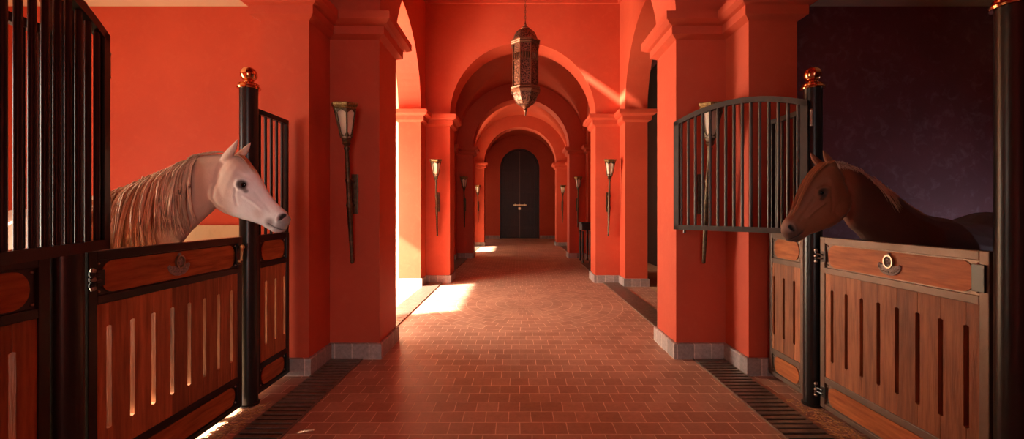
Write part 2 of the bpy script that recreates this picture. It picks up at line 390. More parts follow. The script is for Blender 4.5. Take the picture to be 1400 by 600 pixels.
# ------------------------------------------------------------------ stall fronts
XG = 2.18
def stadium(s, y0, y1, z0, z1, xa, xb, n=10):
    r = (z1-z0)/2*.98; rr = min(r, (y1-y0)/2); zc = (z0+z1)/2; b = rr*.78
    pts = []
    for i in range(n+1):
        a = -PI/2 + PI*i/n; pts.append(V(xa, y1-b+b*math.cos(a), zc+r*math.sin(a)))
    for i in range(n+1):
        a = PI/2 + PI*i/n; pts.append(V(xa, y0+b+b*math.cos(a), zc+r*math.sin(a)))
    return pts, V(xb-xa, 0, 0)
def lower_leaf(t, s, y0, y1, joints, outer=True):
    X = s*XG; st = .045
    bm = NB()
    box(bm, X-.025, X+.025, y0, y0+st, .04, 1.30, .004); box(bm, X-.025, X+.025, y1-st, y1, .04, 1.30, .004)
    for a, b in ((1.253, 1.30), (1.035, 1.078), (.228, .275), (.04, .075)):
        box(bm, X-.025, X+.025, y0+st, y1-st, a, b, .004)
    fr = obj('frame', bm, M['steel'] if s > 0 else M['black'], t)  # one steel in two tones: lit right, backlit left put into colour
    for nm, a, b in (('upper_panel', 1.078, 1.253), ('lower_panel', .075, .228)):
        bm = NB(); p, e = stadium(s, y0+st+.026, y1-st-.026, a+.006, b-.006, X-.017, X+.017); prism(bm, p, e)
        pn = obj(nm, bm, M['wood_h'], t)
        bm = NB(); box(bm, X-.011, X+.011, y0+st, y1-st, a, b)
        bk = obj('corner_plates', bm, M['plate'] if s > 0 else M['black'], pn)  # plates follow the same lit and backlit tones
        for yy in (y0+st+.016, y1-st-.016):
            for zz in (a+.018, b-.018):
                bm = NB(); ball(bm, V(X-s*.013, yy, zz), .0075, 10, 6); obj('rivet', bm, M['rivet'], pn, smooth=True)
    edges = [y0+st] + joints + [y1-st]
    for i in range(len(edges)-1):
        a, b = edges[i]+.0012, edges[i+1]-.0012; nt_ = .0125
        la = nt_ if i > 0 else 0; lb = nt_ if i < len(edges)-2 else 0
        pts = [(a, .275), (b, .275)]
        if lb: pts += [(b, .40), (b-lb, .405), (b-lb, .915), (b, .92)]
        pts += [(b, 1.035), (a, 1.035)]
        if la: pts += [(a, .92), (a+la, .915), (a+la, .405), (a, .40)]
        bm = NB(); prism(bm, [V(X-.018, y, z) for y, z in pts], V(.036, 0, 0)); obj('plank', bm, M['wood_v'], t)
    return fr
def badge(s, yc, zc, t):
    X = s*(XG-.017)
    def P(y, z, o): return V(X - s*o, yc + y, zc + z)
    bm = NB()                       # crescent banner below, tips up
    n = 20; outer = []; inner = []
    for i in range(n+1):
        a = PI*(1.0 + .0) + PI*(i/n)
        outer.append((.080*math.cos(a), -.004+.062*math.sin(a))); inner.append((.070*math.cos(a), .006+.012*math.sin(a)))
    for i in range(n):
        q = [outer[i], outer[i+1], inner[i+1], inner[i]]
        prism(bm, [P(y, z, 0) for y, z in q], V(-s*.008, 0, 0))
    e = obj('badge', bm, M['badge'], t)
    bm = NB()                       # ring with small ornament
    m = 24
    for r0, r1, h in ((.036, .028, .013),):
        ro = [(r0*.92*math.cos(2*PI*i/m), .018 + r0*1.15*math.sin(2*PI*i/m)) for i in range(m)]
        ri = [(r1*.92*math.cos(2*PI*i/m), .018 + r1*1.15*math.sin(2*PI*i/m)) for i in range(m)]
        for i in range(m):
            j = (i+1) % m; prism(bm, [P(*ro[i], .004), P(*ro[j], .004), P(*ri[j], .004), P(*ri[i], .004)], V(-s*h, 0, 0))
    obj('ring', bm, M['rivet'], e)
    bm = NB()
    prism(bm, [P(.028*math.cos(2*PI*i/m), .018+.034*math.sin(2*PI*i/m), 0) for i in range(m)], V(-s*.008, 0, 0))
    for i in range(5):
        a = PI/2 + 2*PI*i/5; ball(bm, P(.012*math.cos(a), .018+.014*math.sin(a), .010), .006, 8, 5)
    ball(bm, P(0, .018, .010), .007, 8, 5); ball(bm, P(0, .062, .006), .010, 10, 6)
    for i in range(9):
        a = PI*(1.12 + .76*i/8); ball(bm, P(.072*math.cos(a), -.002+.044*math.sin(a), .009), .0055, 8, 5)
    obj('relief', bm, M['badge'], e)
def hinge(t, s, y, z, dirn):
    X = s*(XG-.02)
    bm = NB()
    for dz in (-.028, .0, .028):
        lathe(bm, V(X-s*.018, y, z+dz), [(.010, -.012), (.013, -.008), (.013, .008), (.010, .012)], 12)
    tube(bm, [V(X-s*.018, y, z-.055), V(X-s*.018, y, z+.055)], .006, 8)
    for dz in (-.014, .014): tube(bm, [V(X-s*.018, y, z+dz), V(X-s*.01, y+dirn*.05, z+dz)], .007, 8)
    box(bm, X-s*.008, X, y+dirn*.035, y+dirn*.075, z-.04, z+.04, .003)
    h = obj('hinge', bm, M['black'], t)
    bm = NB()
    for dz in (-.042, .0, .042): ball(bm, V(X-s*.022, y+(.0 if dz else dirn*.0), z+dz), .013, 12, 8)
    obj('hinge_cap', bm, M['rivet'], h)
JO = [2.14 + .1306*k for k in range(8)]
doors = {}
for s, lab in ((-1, 'slotted wooden lower stall door in backlit dark steel frame below the pale horse'), (1, 'slotted wooden lower stall door in lit brown steel frame below the chestnut horse')):
    t = thing('stall_door', lab, 'stall door', (s*XG, 2.6, 0), None); doors[s] = t
    lower_leaf(t, s, 2.03, 3.165, JO)
    badge(s, 2.58, 1.168, t)
    if s < 0:
        hinge(t, s, 2.035, 1.165, 1); hinge(t, s, 2.035, .16, 1)
        X = s*(XG-.025); bm = NB()
        box(bm, X-s*.012, X, 3.085, 3.15, 1.10, 1.235, .003); lt = obj('latch', bm, M['black'], t)
        bm = NB(); tube(bm, [V(X-s*.03, 3.105, 1.13), V(X-s*.035, 3.105, 1.20), V(X-s*.028, 3.115, 1.225)], .009, 10); ball(bm, V(X-s*.03, 3.118, 1.228), .017); ball(bm, V(X-s*.02, 3.10, 1.125), .012)
        obj('latch_handle', bm, M['brass'], lt)
    else:
        hinge(t, s, 3.185, 1.155, -1); hinge(t, s, 3.185, .155, -1)
        X = s*(XG-.025); bm = NB()
        box(bm, X-s*.012, X, 2.04, 2.10, 1.10, 1.235, .003); obj('latch', bm, M['black'], t)
def grille_bars(bm, A, B, z0, zf, nb, r=.0115):
    for i in range(nb):
        u = (i+.75)/(nb+.5); p = A.lerp(B, u); tube(bm, [V(p.x, p.y, z0+.02), V(p.x, p.y, zf(u)-.015)], r, 12)
def bar(bm, A, B, h, w):
    """rectangular bar A->B, height h (vertical), width w"""
    d = (B-A); u = V(-d.y, d.x, 0).normalized()*(w/2); hz = V(0, 0, h/2)
    prism(bm, [A-u-hz, A+u-hz, A+u+hz, A-u+hz], d)
def fixed_panel(s, y0, y1, joints, nb, label):
    t = thing('stall_side_panel', label, 'stall panel', (s*XG, (y0+y1)/2, 0))
    lower_leaf(t, s, y0, y1, joints)
    X = s*XG
    m_ = M['grille'] if s > 0 else M['black']  # left grille takes the backlit black tone
    bm = NB(); box(bm, X-.02, X+.02, y0, y0+.03, 1.30, 2.30, .003); box(bm, X-.02, X+.02, y1-.035, y1, 1.30, 2.30, .003)
    box(bm, X-.022, X+.022, y0, y1, 2.265, 2.305, .004); obj('grille_frame', bm, m_, t)
    A, B = V(X, y0+.03, 0), V(X, y1-.035, 0)
    for i in range(nb):
        u = (i+.5)/nb; p = A.lerp(B, u); bm = NB(); tube(bm, [V(p.x, p.y, 1.295), V(p.x, p.y, 2.27)], .0115, 12); obj('grille_bar', bm, m_, t, smooth=True, angle=50)
for s in (-1, 1):
    fixed_panel(s, 3.345, 3.815, [3.474, 3.610, 3.745], 5, 'narrow fixed panel with a flat-topped grille between post and nearest %s pillar' % SIDE[s])
    fixed_panel(s, .96, 1.865, [1.08+.13*i for i in range(6)], 8, 'fixed slotted panel and grille on the near side of the %s stall door' % SIDE[s])
# posts
for s in (-1, 1):
    for y, lab in ((3.28, 'round black steel post with copper ball, beside the %s horse'), (1.95, 'round black steel post at the near edge of the %s stall door')):
        c = V(s*XG, y, 0)
        t = thing('gate_post', lab % ('pale' if s < 0 else 'chestnut'), 'post', c)
        if y < 3: t['label'] = lab % SIDE[s]
        bm = NB(); lathe(bm, c, [(.075, 0), (.075, .012), (.064, .016), (.064, 2.43)], 28); obj('pole', bm, M['black'], t, smooth=True, angle=40)
        bm = NB(); lathe(bm, c, [(.060, 2.43), (.080, 2.432), (.084, 2.442), (.080, 2.452), (.066, 2.455), (.066, 2.466), (.072, 2.470), (.060, 2.478), (.030, 2.482), (.028, 2.50)], 28); obj('collar', bm, M['copper'], t, smooth=True, angle=40)
        bm = NB(); ball(bm, c+V(0, 0, 2.545), .060, 28, 18); obj('ball_finial', bm, M['copper'], t, smooth=True)
# the swung-open upper grilles, arched on top
def swung(s, A, B, label, m_):
    t = thing('stall_grille', label, 'grille', (A.x, A.y, 0))
    z0 = 1.315; L = (B-A).length
    def zt(u): return 2.335 + .115*(1-(2*u-1)**2)
    d = (B-A).normalized(); nrm = V(-d.y, d.x, 0)
    bm = NB()
    bar(bm, A+V(0,0,z0+.022), B+V(0,0,z0+.022), .045, .04)
    n = 24; hb = .045; w = nrm*.02
    rings = []
    for i in range(n+1):
        u = i/n; p = A.lerp(B, u); zz = zt(u)
        rings.append([p-w+V(0,0,zz-hb), p+w+V(0,0,zz-hb), p+w+V(0,0,zz), p-w+V(0,0,zz)])
    loft(bm, rings)
    for P_, sg in ((A, 1), (B, -1)):
        q = P_ + d*(.025*sg)
        prism(bm, [q-d*.025-w+V(0,0,z0), q+d*.025-w+V(0,0,z0), q+d*.025+w+V(0,0,z0), q-d*.025+w+V(0,0,z0)], V(0,0,1.02))
    obj('frame', bm, m_, t)
    for i in range(15):
        u = (i+1)/16; p = A.lerp(B, u); bm = NB(); tube(bm, [V(p.x, p.y, z0+.03), V(p.x, p.y, zt(u)-.03)], .0125, 12); obj('bar', bm, m_, t, smooth=True, angle=50)
    for z in (1.5, 2.2):
        bm = NB(); q = A - d*.02; tube(bm, [V(q.x, q.y, z-.05), V(q.x, q.y, z+.05)], .013, 12); ball(bm, V(q.x, q.y, z+.056), .015, 10, 6); ball(bm, V(q.x, q.y, z-.056), .015, 10, 6)
        obj('hinge', bm, M['rivet'], t)
    bm = NB(); q = B - d*.10; tube(bm, [V(q.x, q.y, z0), V(q.x, q.y, z0-.03)], .012, 10); obj('drop_bolt', bm, m_, t)
swung(1, V(2.115, 3.235, 0), V(1.40, 4.06, 0), 'arched bronze bar grille swung open in front of the nearest right pillar', M['grille'])
swung(-1, V(-2.075, 2.03, 0), V(-1.66, .97, 0), 'backlit dark bar grille swung open at the left edge beside the pale horse', M['black'])

# ------------------------------------------------------------------ wall torches
def torch(px, py, label, src=None):
    base = V(px, py, 1.75)
    if src:
        def cp(o, par=None):
            c = o.copy(); COL.objects.link(c)
            if par: c.parent = par
            for ch in o.children: cp(ch, c)
            return c
        c = cp(src); c.location = base; c['label'] = label; return c
    t = thing('wall_torch', label, 'wall lamp', base, 'torch lamps on the pillars')
    tip = V(px, py-.075, .97); hb = V(px, py-.215, 2.12)        # tilted stem
    ax = (hb-tip).normalized()
    side = V(1, 0, 0); fw = ax.cross(side)
    def R(c, r, n=6, rot=0): return [c + (side*math.cos(2*PI*k/n+rot) + fw*math.sin(2*PI*k/n+rot))*r for k in range(n)]
    bm = NB()
    prof = [(0, .014), (.02, .020), (.04, .016), (.30, .021), (.56, .027), (.58, .034), (.60, .027), (.62, .024), (.80, .024), (.82, .032), (.84, .024), (1.10, .018), (1.13, .028), (1.16, .016)]
    loft(bm, [R(tip + ax*a, r, 14) for a, r in prof]); obj('stem', bm, M['iron'], t, smooth=True, angle=45)
    h0 = hb
    hd = obj('lamp_head', (lambda b: (loft(b, [R(h0+ax*a, r) for a, r in ((-.01, .02), (.02, .045), (.035, .036), (.05, .044), (.075, .050))]), b)[1])(NB()), M['iron'], t)
    bm = NB(); loft(bm, [R(h0+ax*.075, .044), R(h0+ax*.34, .092)]); obj('glass_panes', bm, M['glass'], hd)
    bm = NB()
    lo, hi = R(h0+ax*.07, .050), R(h0+ax*.345, .101)
    for k in range(6): tube(bm, [lo[k], hi[k]], .0075, 6)
    # pointed tracery over the panes
    for k in range(6):
        a0, a1 = R(h0+ax*.30, .0935)[k], R(h0+ax*.30, .0935)[(k+1) % 6]; t0, t1 = R(h0+ax*.345, .1005)[k], R(h0+ax*.345, .1005)[(k+1) % 6]
        mid = (t0+t1)/2 - ax*.012; fs_ = (((a0+a1)/2) - h0 - ax*.30).normalized()*.004
        for q in ((a0, mid, t0), (a1, t1, mid)): prism(bm, [p+fs_ for p in q], fs_)
        b0, b1 = R(h0+ax*.08, .050)[k], R(h0+ax*.08, .050)[(k+1) % 6]; c0, c1 = R(h0+ax*.13, .060)[k], R(h0+ax*.13, .060)[(k+1) % 6]
        mb = (b0+b1)/2 + ax*.006
        for q in ((b0, c0, mb), (b1, mb, c1)): prism(bm, [p+fs_ for p in q], fs_)
    obj('lamp_frame', bm, M['iron'], hd)
    bm = NB(); loft(bm, [R(h0+ax*a, r) for a, r in ((.335, .098), (.35, .118), (.362, .112), (.372, .124), (.392, .128), (.40, .120), (.402, .085))])
    obj('crown_rim', bm, M['gilt'], hd)
    bm = NB(); box(bm, px-.035+.0, px+.035, py-.022, py-.0005, 1.46, 1.86, .008); obj('wall_plate', bm, M['iron'], t)
    bm = NB()
    for z in (1.55, 1.78):
        c = tip + ax*((z-tip.z)/ax.z); tube(bm, [V(px, py-.02, z), V(px, c.y+.01, z)], .011, 10)
    obj('bracket', bm, M['iron'], t)
    return t
tl = ['wall torch lamp on the nearest left pillar', 'wall torch lamp on the nearest right pillar behind the open grille',
      'wall torch lamp on the bright second left pillar', 'wall torch lamp on the second right pillar',
      'wall torch lamp on the third left pillar in shade', 'wall torch lamp on the third right pillar above the dark console',
      'wall torch lamp on the farthest left pillar near the end door', 'wall torch lamp on the farthest right pillar near the end door']
src = None
for k in range(4):
    for j, s in enumerate((-1, 1)):
        o = torch(s*1.745, Y0+BAY*k, tl[2*k+j], src)
        src = src or o

# ------------------------------------------------------------------ hanging lantern
LC = V(.02, 6.80, 0)
t = thing('hanging_lantern', 'large eight-sided pierced copper lantern hanging on a chain in the corridor', 'lantern', LC+V(0, 0, 3.0))
bm = NB(); lathe(bm, LC, [(.205, 3.46), (.205, 3.86)], 8, PI/8); body = obj('pierced_panels', bm, M['pierced'], t)
bm = NB(); lathe(bm, LC, [(.205, 3.985), (.205, 4.12)], 8, PI/8); obj('upper_band', bm, M['pierced'], t)
bm = NB()
for k in range(8):
    a = PI/8 + 2*PI*k/8; c = LC + V(.212*math.cos(a), .212*math.sin(a), 0)
    tube(bm, [c+V(0,0,3.45), c+V(0,0,4.12)], .011, 8)
    a2 = a + PI/8; b2_ = .212*math.cos(PI/8)
    for j in (-1, 0, 1):
        p = LC + V(b2_*math.cos(a2)-j*.04*math.sin(a2), b2_*math.sin(a2)+j*.04*math.cos(a2), 0)
        tube(bm, [p+V(0,0,3.85), p+V(0,0,3.99)], .008, 6)
for z in (3.865, 3.98): lathe(bm, LC, [(.20, z-.01), (.214, z-.008), (.214, z+.008), (.20, z+.01)], 8, PI/8)
obj('lantern_frame', bm, M['brownmetal'], t)
bm = NB(); lathe(bm, LC, [(.20, 4.11), (.235, 4.12), (.245, 4.135), (.232, 4.15), (.25, 4.165), (.25, 4.19), (.20, 4.205)], 8, PI/8); obj('upper_rim', bm, M['brownmetal'], t)
bm = NB(); lathe(bm, LC, [(.195, 4.20), (.19, 4.25), (.175, 4.30), (.145, 4.345), (.10, 4.375), (.07, 4.385)], 16); obj('dome', bm, M['pierced'], t, smooth=True, angle=40)
bm = NB(); lathe(bm, LC, [(.075, 4.38), (.08, 4.40), (.05, 4.425), (.022, 4.45), (.026, 4.465), (.014, 4.48), (.010, 4.52)], 16); obj('cap', bm, M['brownmetal'], t, smooth=True, angle=40)
bm = NB(); lathe(bm, LC, [(.20, 3.47), (.235, 3.46), (.25, 3.44), (.235, 3.42), (.252, 3.40), (.252, 3.385), (.215, 3.36)], 8, PI/8); obj('lower_rim', bm, M['brownmetal'], t)
bm = NB(); lathe(bm, LC, [(.215, 3.365), (.20, 3.30), (.165, 3.235), (.12, 3.19), (.06, 3.16)], 8, PI/8); obj('bottom_bowl', bm, M['pierced'], t)
bm = NB(); lathe(bm, LC, [(.07, 3.175), (.078, 3.16), (.045, 3.14), (.028, 3.115), (.038, 3.10), (.022, 3.08), (.012, 3.06), (.018, 3.04), (.004, 3.0)], 14); obj('bottom_finial', bm, M['brownmetal'], t, smooth=True, angle=40)
bm = NB(); z = 4.51; k = 0
while z < TOP - .02:
    ring = []
    for i in range(12):
        a = 2*PI*i/12; u = .011*math.cos(a); w = z + .028 + .028*math.sin(a)
        ring.append(LC + (V(u, 0, w) if k % 2 else V(0, u, w)))
    for i in range(12):
        p, q = ring[i], ring[(i+1) % 12]; tube(bm, [p, q], .0035, 5)
    z += .047; k += 1
obj('chain', bm, M['iron'], t)
bm = NB(); lathe(bm, LC, [(.06, TOP-.03), (.06, TOP-.002)], 16); obj('ceiling_rose', bm, M['iron'], t)

# ------------------------------------------------------------------ console by the third right pillar
t = thing('console_table', 'dark wooden console table against the right side beyond the second pillar', 'table', (1.85, 12.3, 0))
bm = NB(); box(bm, 1.70, 1.995, 11.98, 12.62, 1.10, 1.15, .006); obj('tabletop', bm, M['console'], t)
bm = NB(); box(bm, 1.72, 1.975, 12.01, 12.59, .92, 1.10, .004); obj('apron', bm, M['console'], t)
for x in (1.745, 1.95):
    for y in (12.05, 12.55):
        bm = NB(); lathe(bm, V(x, y, 0), [(.03, 0), (.035, .04), (.022, .08), (.034, .5), (.022, .8), (.035, .90)], 12); obj('leg', bm, M['console'], t, smooth=True, angle=40)

# ------------------------------------------------------------------ loose straw
def straw(s, n, ya, yb, label):
    bm = NB(); rnd = random.Random(11+s)
    for i in range(n):
        x = s*(1.985 + abs(rnd.gauss(0, .07)) if rnd.random() < .3 else 2.17 - abs(rnd.gauss(0, .06))); y = ya + (yb-ya)*rnd.random()**1.0
        if abs(x) > 2.3 or abs(x) < 2.0 or min(math.hypot(abs(x)-XG, y-3.28), math.hypot(abs(x)-XG, y-1.95)) < .11: continue
        a = rnd.random()*PI; l = rnd.uniform(.006, .028); w = rnd.uniform(.0012, .004); z = .004 + rnd.random()*.006
        d = V(math.cos(a), math.sin(a), rnd.uniform(-.1, .1))*l; u = V(-math.sin(a), math.cos(a), 0)*w
        prism(bm, [V(x, y, z)-d-u, V(x, y, z)+d-u, V(x, y, z)+d+u, V(x, y, z)-d+u], V(0, 0, .0015))
    tag(obj('straw_litter', bm, M['straw']), label, 'straw', kind='stuff')
straw(-1, 1500, .7, 3.3, 'loose straw flakes on the floor along the left stall door')
straw(1, 1500, .7, 3.35, 'loose straw flakes on the floor along the right stall door')

# ------------------------------------------------------------------ horses
def coat_material(name, rough=.55, bump=.25):
    m, nt, b = newmat(name); L = nt.links.new
    at = N(nt, 'ShaderNodeAttribute', attribute_name='coat')
    tc = N(nt, 'ShaderNodeTexCoord'); mp = N(nt, 'ShaderNodeMapping'); mp.inputs['Scale'].default_value = (1, 1, .5)
    L(tc.outputs['Object'], mp.inputs['Vector'])
    n1 = N(nt, 'ShaderNodeTexNoise', i_Scale=7, i_Detail=6, i_Roughness=.6); L(mp.outputs[0], n1.inputs['Vector'])
    mr = N(nt, 'ShaderNodeMapRange', i_1=.3, i_2=.7, i_3=.85, i_4=1.12); L(n1.outputs['Fac'], mr.inputs[0])
    hs = N(nt, 'ShaderNodeHueSaturation'); L(at.outputs['Color'], hs.inputs['Color']); L(mr.outputs[0], hs.inputs['Value']); L(hs.outputs[0], b.inputs['Base Color'])
    n2 = N(nt, 'ShaderNodeTexNoise', i_Scale=170, i_Detail=3); L(mp.outputs[0], n2.inputs['Vector'])
    bp = N(nt, 'ShaderNodeBump', i_Strength=bump, i_Distance=.003); L(n2.outputs['Fac'], bp.inputs['Height']); L(bp.outputs[0], b.inputs['Normal'])
    b.inputs['Roughness'].default_value = rough; b.inputs['Specular IOR Level'].default_value = .3
    b.inputs['Sheen Weight'].default_value = .15
    return m
def hair_material(name):
    m, nt, b = newmat(name); at = N(nt, 'ShaderNodeAttribute', attribute_name='coat'); nt.links.new(at.outputs['Color'], b.inputs['Base Color'])
    b.inputs['Roughness'].default_value = .45; b.inputs['Specular IOR Level'].default_value = .4
    return m
def mat_eye():
    m, nt, b = newmat('dark_wet_eye'); b.inputs['Base Color'].default_value = (.008, .005, .004, 1); b.inputs['Roughness'].default_value = .08; b.inputs['Specular IOR Level'].default_value = .25; return m
M['eye'] = mat_eye()
def lerp3(a, b, t): return tuple(a[i]+(b[i]-a[i])*t for i in range(3))
def sstep(e0, e1, x):
    t = max(0, min(1, (x-e0)/(e1-e0))); return t*t*(3-2*t)

def build_horse(cfg):
    s, y0 = cfg['s'], cfg['y0']
    def P(px, py, w=0.0): return V(CAMX + (px-708)/s, y0 + w, EYE + (287-py)/s)
    bm = NB()
    n = 24
    def sec(T, B, W, e=2.2, sq=0.0):
        """T,B: top & bottom points; W: lateral half vector"""
        C = (T+B)/2; A = (T-B)/2; r = []
        for k in range(n):
            a = 2*PI*k/n; ca, sa = math.cos(a), math.sin(a)
            u = math.copysign(abs(ca)**(2/e), ca); v = math.copysign(abs(sa)**(2/e), sa)
            r.append(C + A*u + W*v*(1 + sq*(-u)))
        return r
    hd = [sec(P(*a), P(*b), V(0, w, 0), e, sq) for a, b, w, e, sq in cfg['head']]; loft(bm, hd)
    rings = [sec(P(*a), P(*b), V(0, w, 0), 2.0, 0) for a, b, w in cfg['neck']]
    for (tx, ty, tz, bx, by, bz, w, ang) in cfg['trunk']:
        rings.append(sec(V(tx, ty, tz), V(bx, by, bz), V(-math.sin(ang)*w, math.cos(ang)*w, 0) if cfg['dir'] > 0 else V(math.sin(ang)*w, math.cos(ang)*w, 0), 2.1))
    loft(bm, rings)
    for c, r, sc in cfg['balls']:
        for sg in (-1, 1):
            ball(bm, P(c[0], c[1], sg*c[2]), r, 20, 14, sc)
    # ears
    for (bx, by, tx, ty, wid), sg in ((cfg['ear'], -1), (cfg['ear'], 1)):
        bp, tp = P(bx, by, sg*.045), P(tx, ty, sg*.062)
        ax = (tp-bp); L_ = ax.length; ax.normalize(); fw = V(ax.z, 0, -ax.x)*(1 if cfg['dir'] > 0 else -1); lat = V(0, 1, 0)
        rr = []
        for q, wq in ((-.18, .72), (0, .9), (.2, 1.0), (.4, .97), (.6, .80), (.8, .50), (.93, .24), (1.0, .06)):
            c = bp + ax*L_*q + fw*(.010*math.sin(PI*max(0, q)))*1.0 ; wd = wid*wq; th = wid*.62*wq
            ring = []
            for k in range(16):
                a = 2*PI*k/16; dent = -.5*max(0, math.cos(a))**2 if q > .1 and q < .9 else 0
                ring.append(c + fw*math.cos(a)*wd*(1+dent*.5) + lat*sg*math.sin(a)*th)
            rr.append(ring)
        loft(bm, rr)
    # legs: chains of (x, y, z, rx, ry)
    for leg in cfg['legs']:
        loft(bm, [[V(x+rx*math.cos(2*PI*k/14), y+ry*math.sin(2*PI*k/14), z) for k in range(14)] for x, y, z, rx, ry in leg])
    me = bpy.data.meshes.new('tmp'); bm.to_mesh(me); bm.free()
    tmp = bpy.data.objects.new('tmp', me); COL.objects.link(tmp)
    md = tmp.modifiers.new('r', 'REMESH'); md.mode = 'VOXEL'; md.voxel_size = .0066
    sm = tmp.modifiers.new('s', 'SMOOTH'); sm.iterations = 6; sm.factor = .5
    dg = bpy.context.evaluated_depsgraph_get(); dg.update()
    me2 = bpy.data.meshes.new_from_object(tmp.evaluated_get(dg))
    bpy.data.objects.remove(tmp); bpy.data.meshes.remove(me)
    # sculpt nostril, mouth line and cheek detail
    def G(px, py, w):       # a point seen on the near cheek, w in front of the middle plane
        k = (y0-w)/y0; return P(708+(px-708)*k, 287+(py-287)*k)
    nos = G(*cfg['nostril'], .034); mouth = [G(*p, .030) for p in cfg['mouth']]; eye = G(*cfg['eye'], .064)
    def segd(p, pts):
        best = 9
        for a, b in zip(pts[:-1], pts[1:]):
            ab = V(b.x-a.x, 0, b.z-a.z); ap = V(p.x-a.x, 0, p.z-a.z); q = max(0, min(1, ap.dot(ab)/ab.dot(ab))); best = min(best, (ap-ab*q).length)
        return best
    FE = [([(300, 240), (292, 257), (290, 271), (296, 283), (304, 290)], .020, .009), ([(346, 262), (356, 275), (368, 288)], .016, .0035),
          ([(333, 268), (345, 277), (356, 286)], .012, -.0045), ([(324, 257), (322, 268), (323, 280)], .010, .003), ([(327, 238), (334, 241)], .022, .006),
          ([(326, 246), (333, 243.5), (341, 247)], .009, -.005), ([(365, 306), (361, 303)], .010, .003), ([(377, 291), (384, 288.5), (390, 290)], .010, -.004), ([(381, 303), (387, 304), (392, 302)], .009, -.003)]
    hm = cfg['hmap']; FE = [([G(*hm(*q),   .068 if q[0] < 345 else .068-.034*min(1, (q[0]-345)/40)) for q in pl], w_, d_) for pl, w_, d_ in FE]
    hollow = [G(*hm(335, 257), .064), G(*hm(337, 261), .062)]
    cols = []
    nd = cfg['noseaxis']; na = V(math.cos(nd), 0, math.sin(nd))
    for v in me2.vertices:
        p = v.co; sy = 1 if p.y > y0 else -1; dy = abs(p.y-y0)
        c = cfg['coat'](p, P)
        if cfg['headbox'](p) :
            dd = p - nos; a = dd.x*na.x + dd.z*na.z; b = -dd.x*na.z + dd.z*na.x
            dn = math.sqrt((a/.026)**2 + (b/.0160)**2)
            if dy > .012:
                if dn < 1.9:
                    k = 1 - sstep(.35, 1.05, dn); v.co.y -= sy*.024*k
                    k2 = math.exp(-((dn-1.35)/.35)**2); v.co.y += sy*.005*k2
                    c = lerp3(c, cfg['dark'], 1-sstep(.7, 1.1, dn)); 
                de = math.hypot(p.x-eye.x, p.z-eye.z)
                if de < .06:
                    c = lerp3(c, cfg['eyering'], (1-sstep(.019, .038, de))*.94)
                    v.co.y += sy*.006*math.exp(-((de-.030)/.010)**2) - sy*.006*(1-sstep(.0, .022, de))
                for pl, w_, d_ in FE:
                    dj = segd(p, pl)
                    if dj < w_*1.6: v.co.y -= sy*d_*math.exp(-(dj/(w_*.6))**2)
                dh = segd(p, hollow); c = lerp3(c, cfg['eyering'], .75*(1-sstep(.006, .020, dh)))
            dm = segd(p, mouth)
            if dm < .012:
                k = 1-sstep(.001, .006, dm); v.co.y -= sy*.005*k; c = lerp3(c, cfg['dark'], k)
        cols.append(c)
    at = me2.color_attributes.new('coat', 'FLOAT_COLOR', 'POINT')
    at.data.foreach_set('color', [q for c in cols for q in (*c, 1)])
    me2.name = 'horse'
    o = bpy.data.objects.new('horse', me2); COL.objects.link(o)
    me2.materials.clear(); me2.materials.append(cfg['mat'])
    for p in me2.polygons: p.use_smooth = True
    tag(o, cfg['label'], 'horse')
    me2.update()
    tree = BVHTree.FromPolygons([v.co for v in me2.vertices], [p.vertices for p in me2.polygons])
    # eyes
    for sg in (-1, 1):
        h = tree.ray_cast(V(eye.x, y0+sg*1.0, eye.z), V(0, -sg, 0))
        if h[0]:
            bm = NB(); ball(bm, h[0] - V(0, sg*.012, 0), cfg.get('er', .0225), 20, 14, (1.15, .9, .95)); obj('eye', bm, M['eye'], o, smooth=True)
    return o, tree, P
def strands(name, parent, paths, mat_, cfunc, w0=.0035, rnd=random):
    bm = NB(); cl = bm.loops.layers.float_color.new('coat')
    for pts in paths:
        n = len(pts); col = cfunc(); w = w0*rnd.uniform(.6, 1.5); rings = []
        for i, p in enumerate(pts):
            d = pts[min(i+1, n-1)] - pts[max(i-1, 0)]; u, v = frame_of(d); f = w*(1 - .85*(i/(n-1))**2.5)
            rings.append([p + (u*math.cos(2*PI*k/3) + v*math.sin(2*PI*k/3)*.7)*f for k in range(3)])
        vr = [[bm.verts.new(q) for q in r] for r in rings]
        for a in range(n-1):
            for k in range(3):
                j = (k+1) % 3; f_ = bm.faces.new((vr[a][k], vr[a][j], vr[a+1][j], vr[a+1][k])); f_.smooth = True
                for l in f_.loops: l[cl] = (*col, 1)
    return obj(name, bm, mat_, parent)
def interp(poly, x):
    for (x0, a), (x1, b) in zip(poly[:-1], poly[1:]):
        if min(x0, x1) <= x <= max(x0, x1): return a + (b-a)*(x-x0)/(x1-x0)
    return poly[-1][1] if abs(x-poly[-1][0]) < abs(x-poly[0][0]) else poly[0][1]

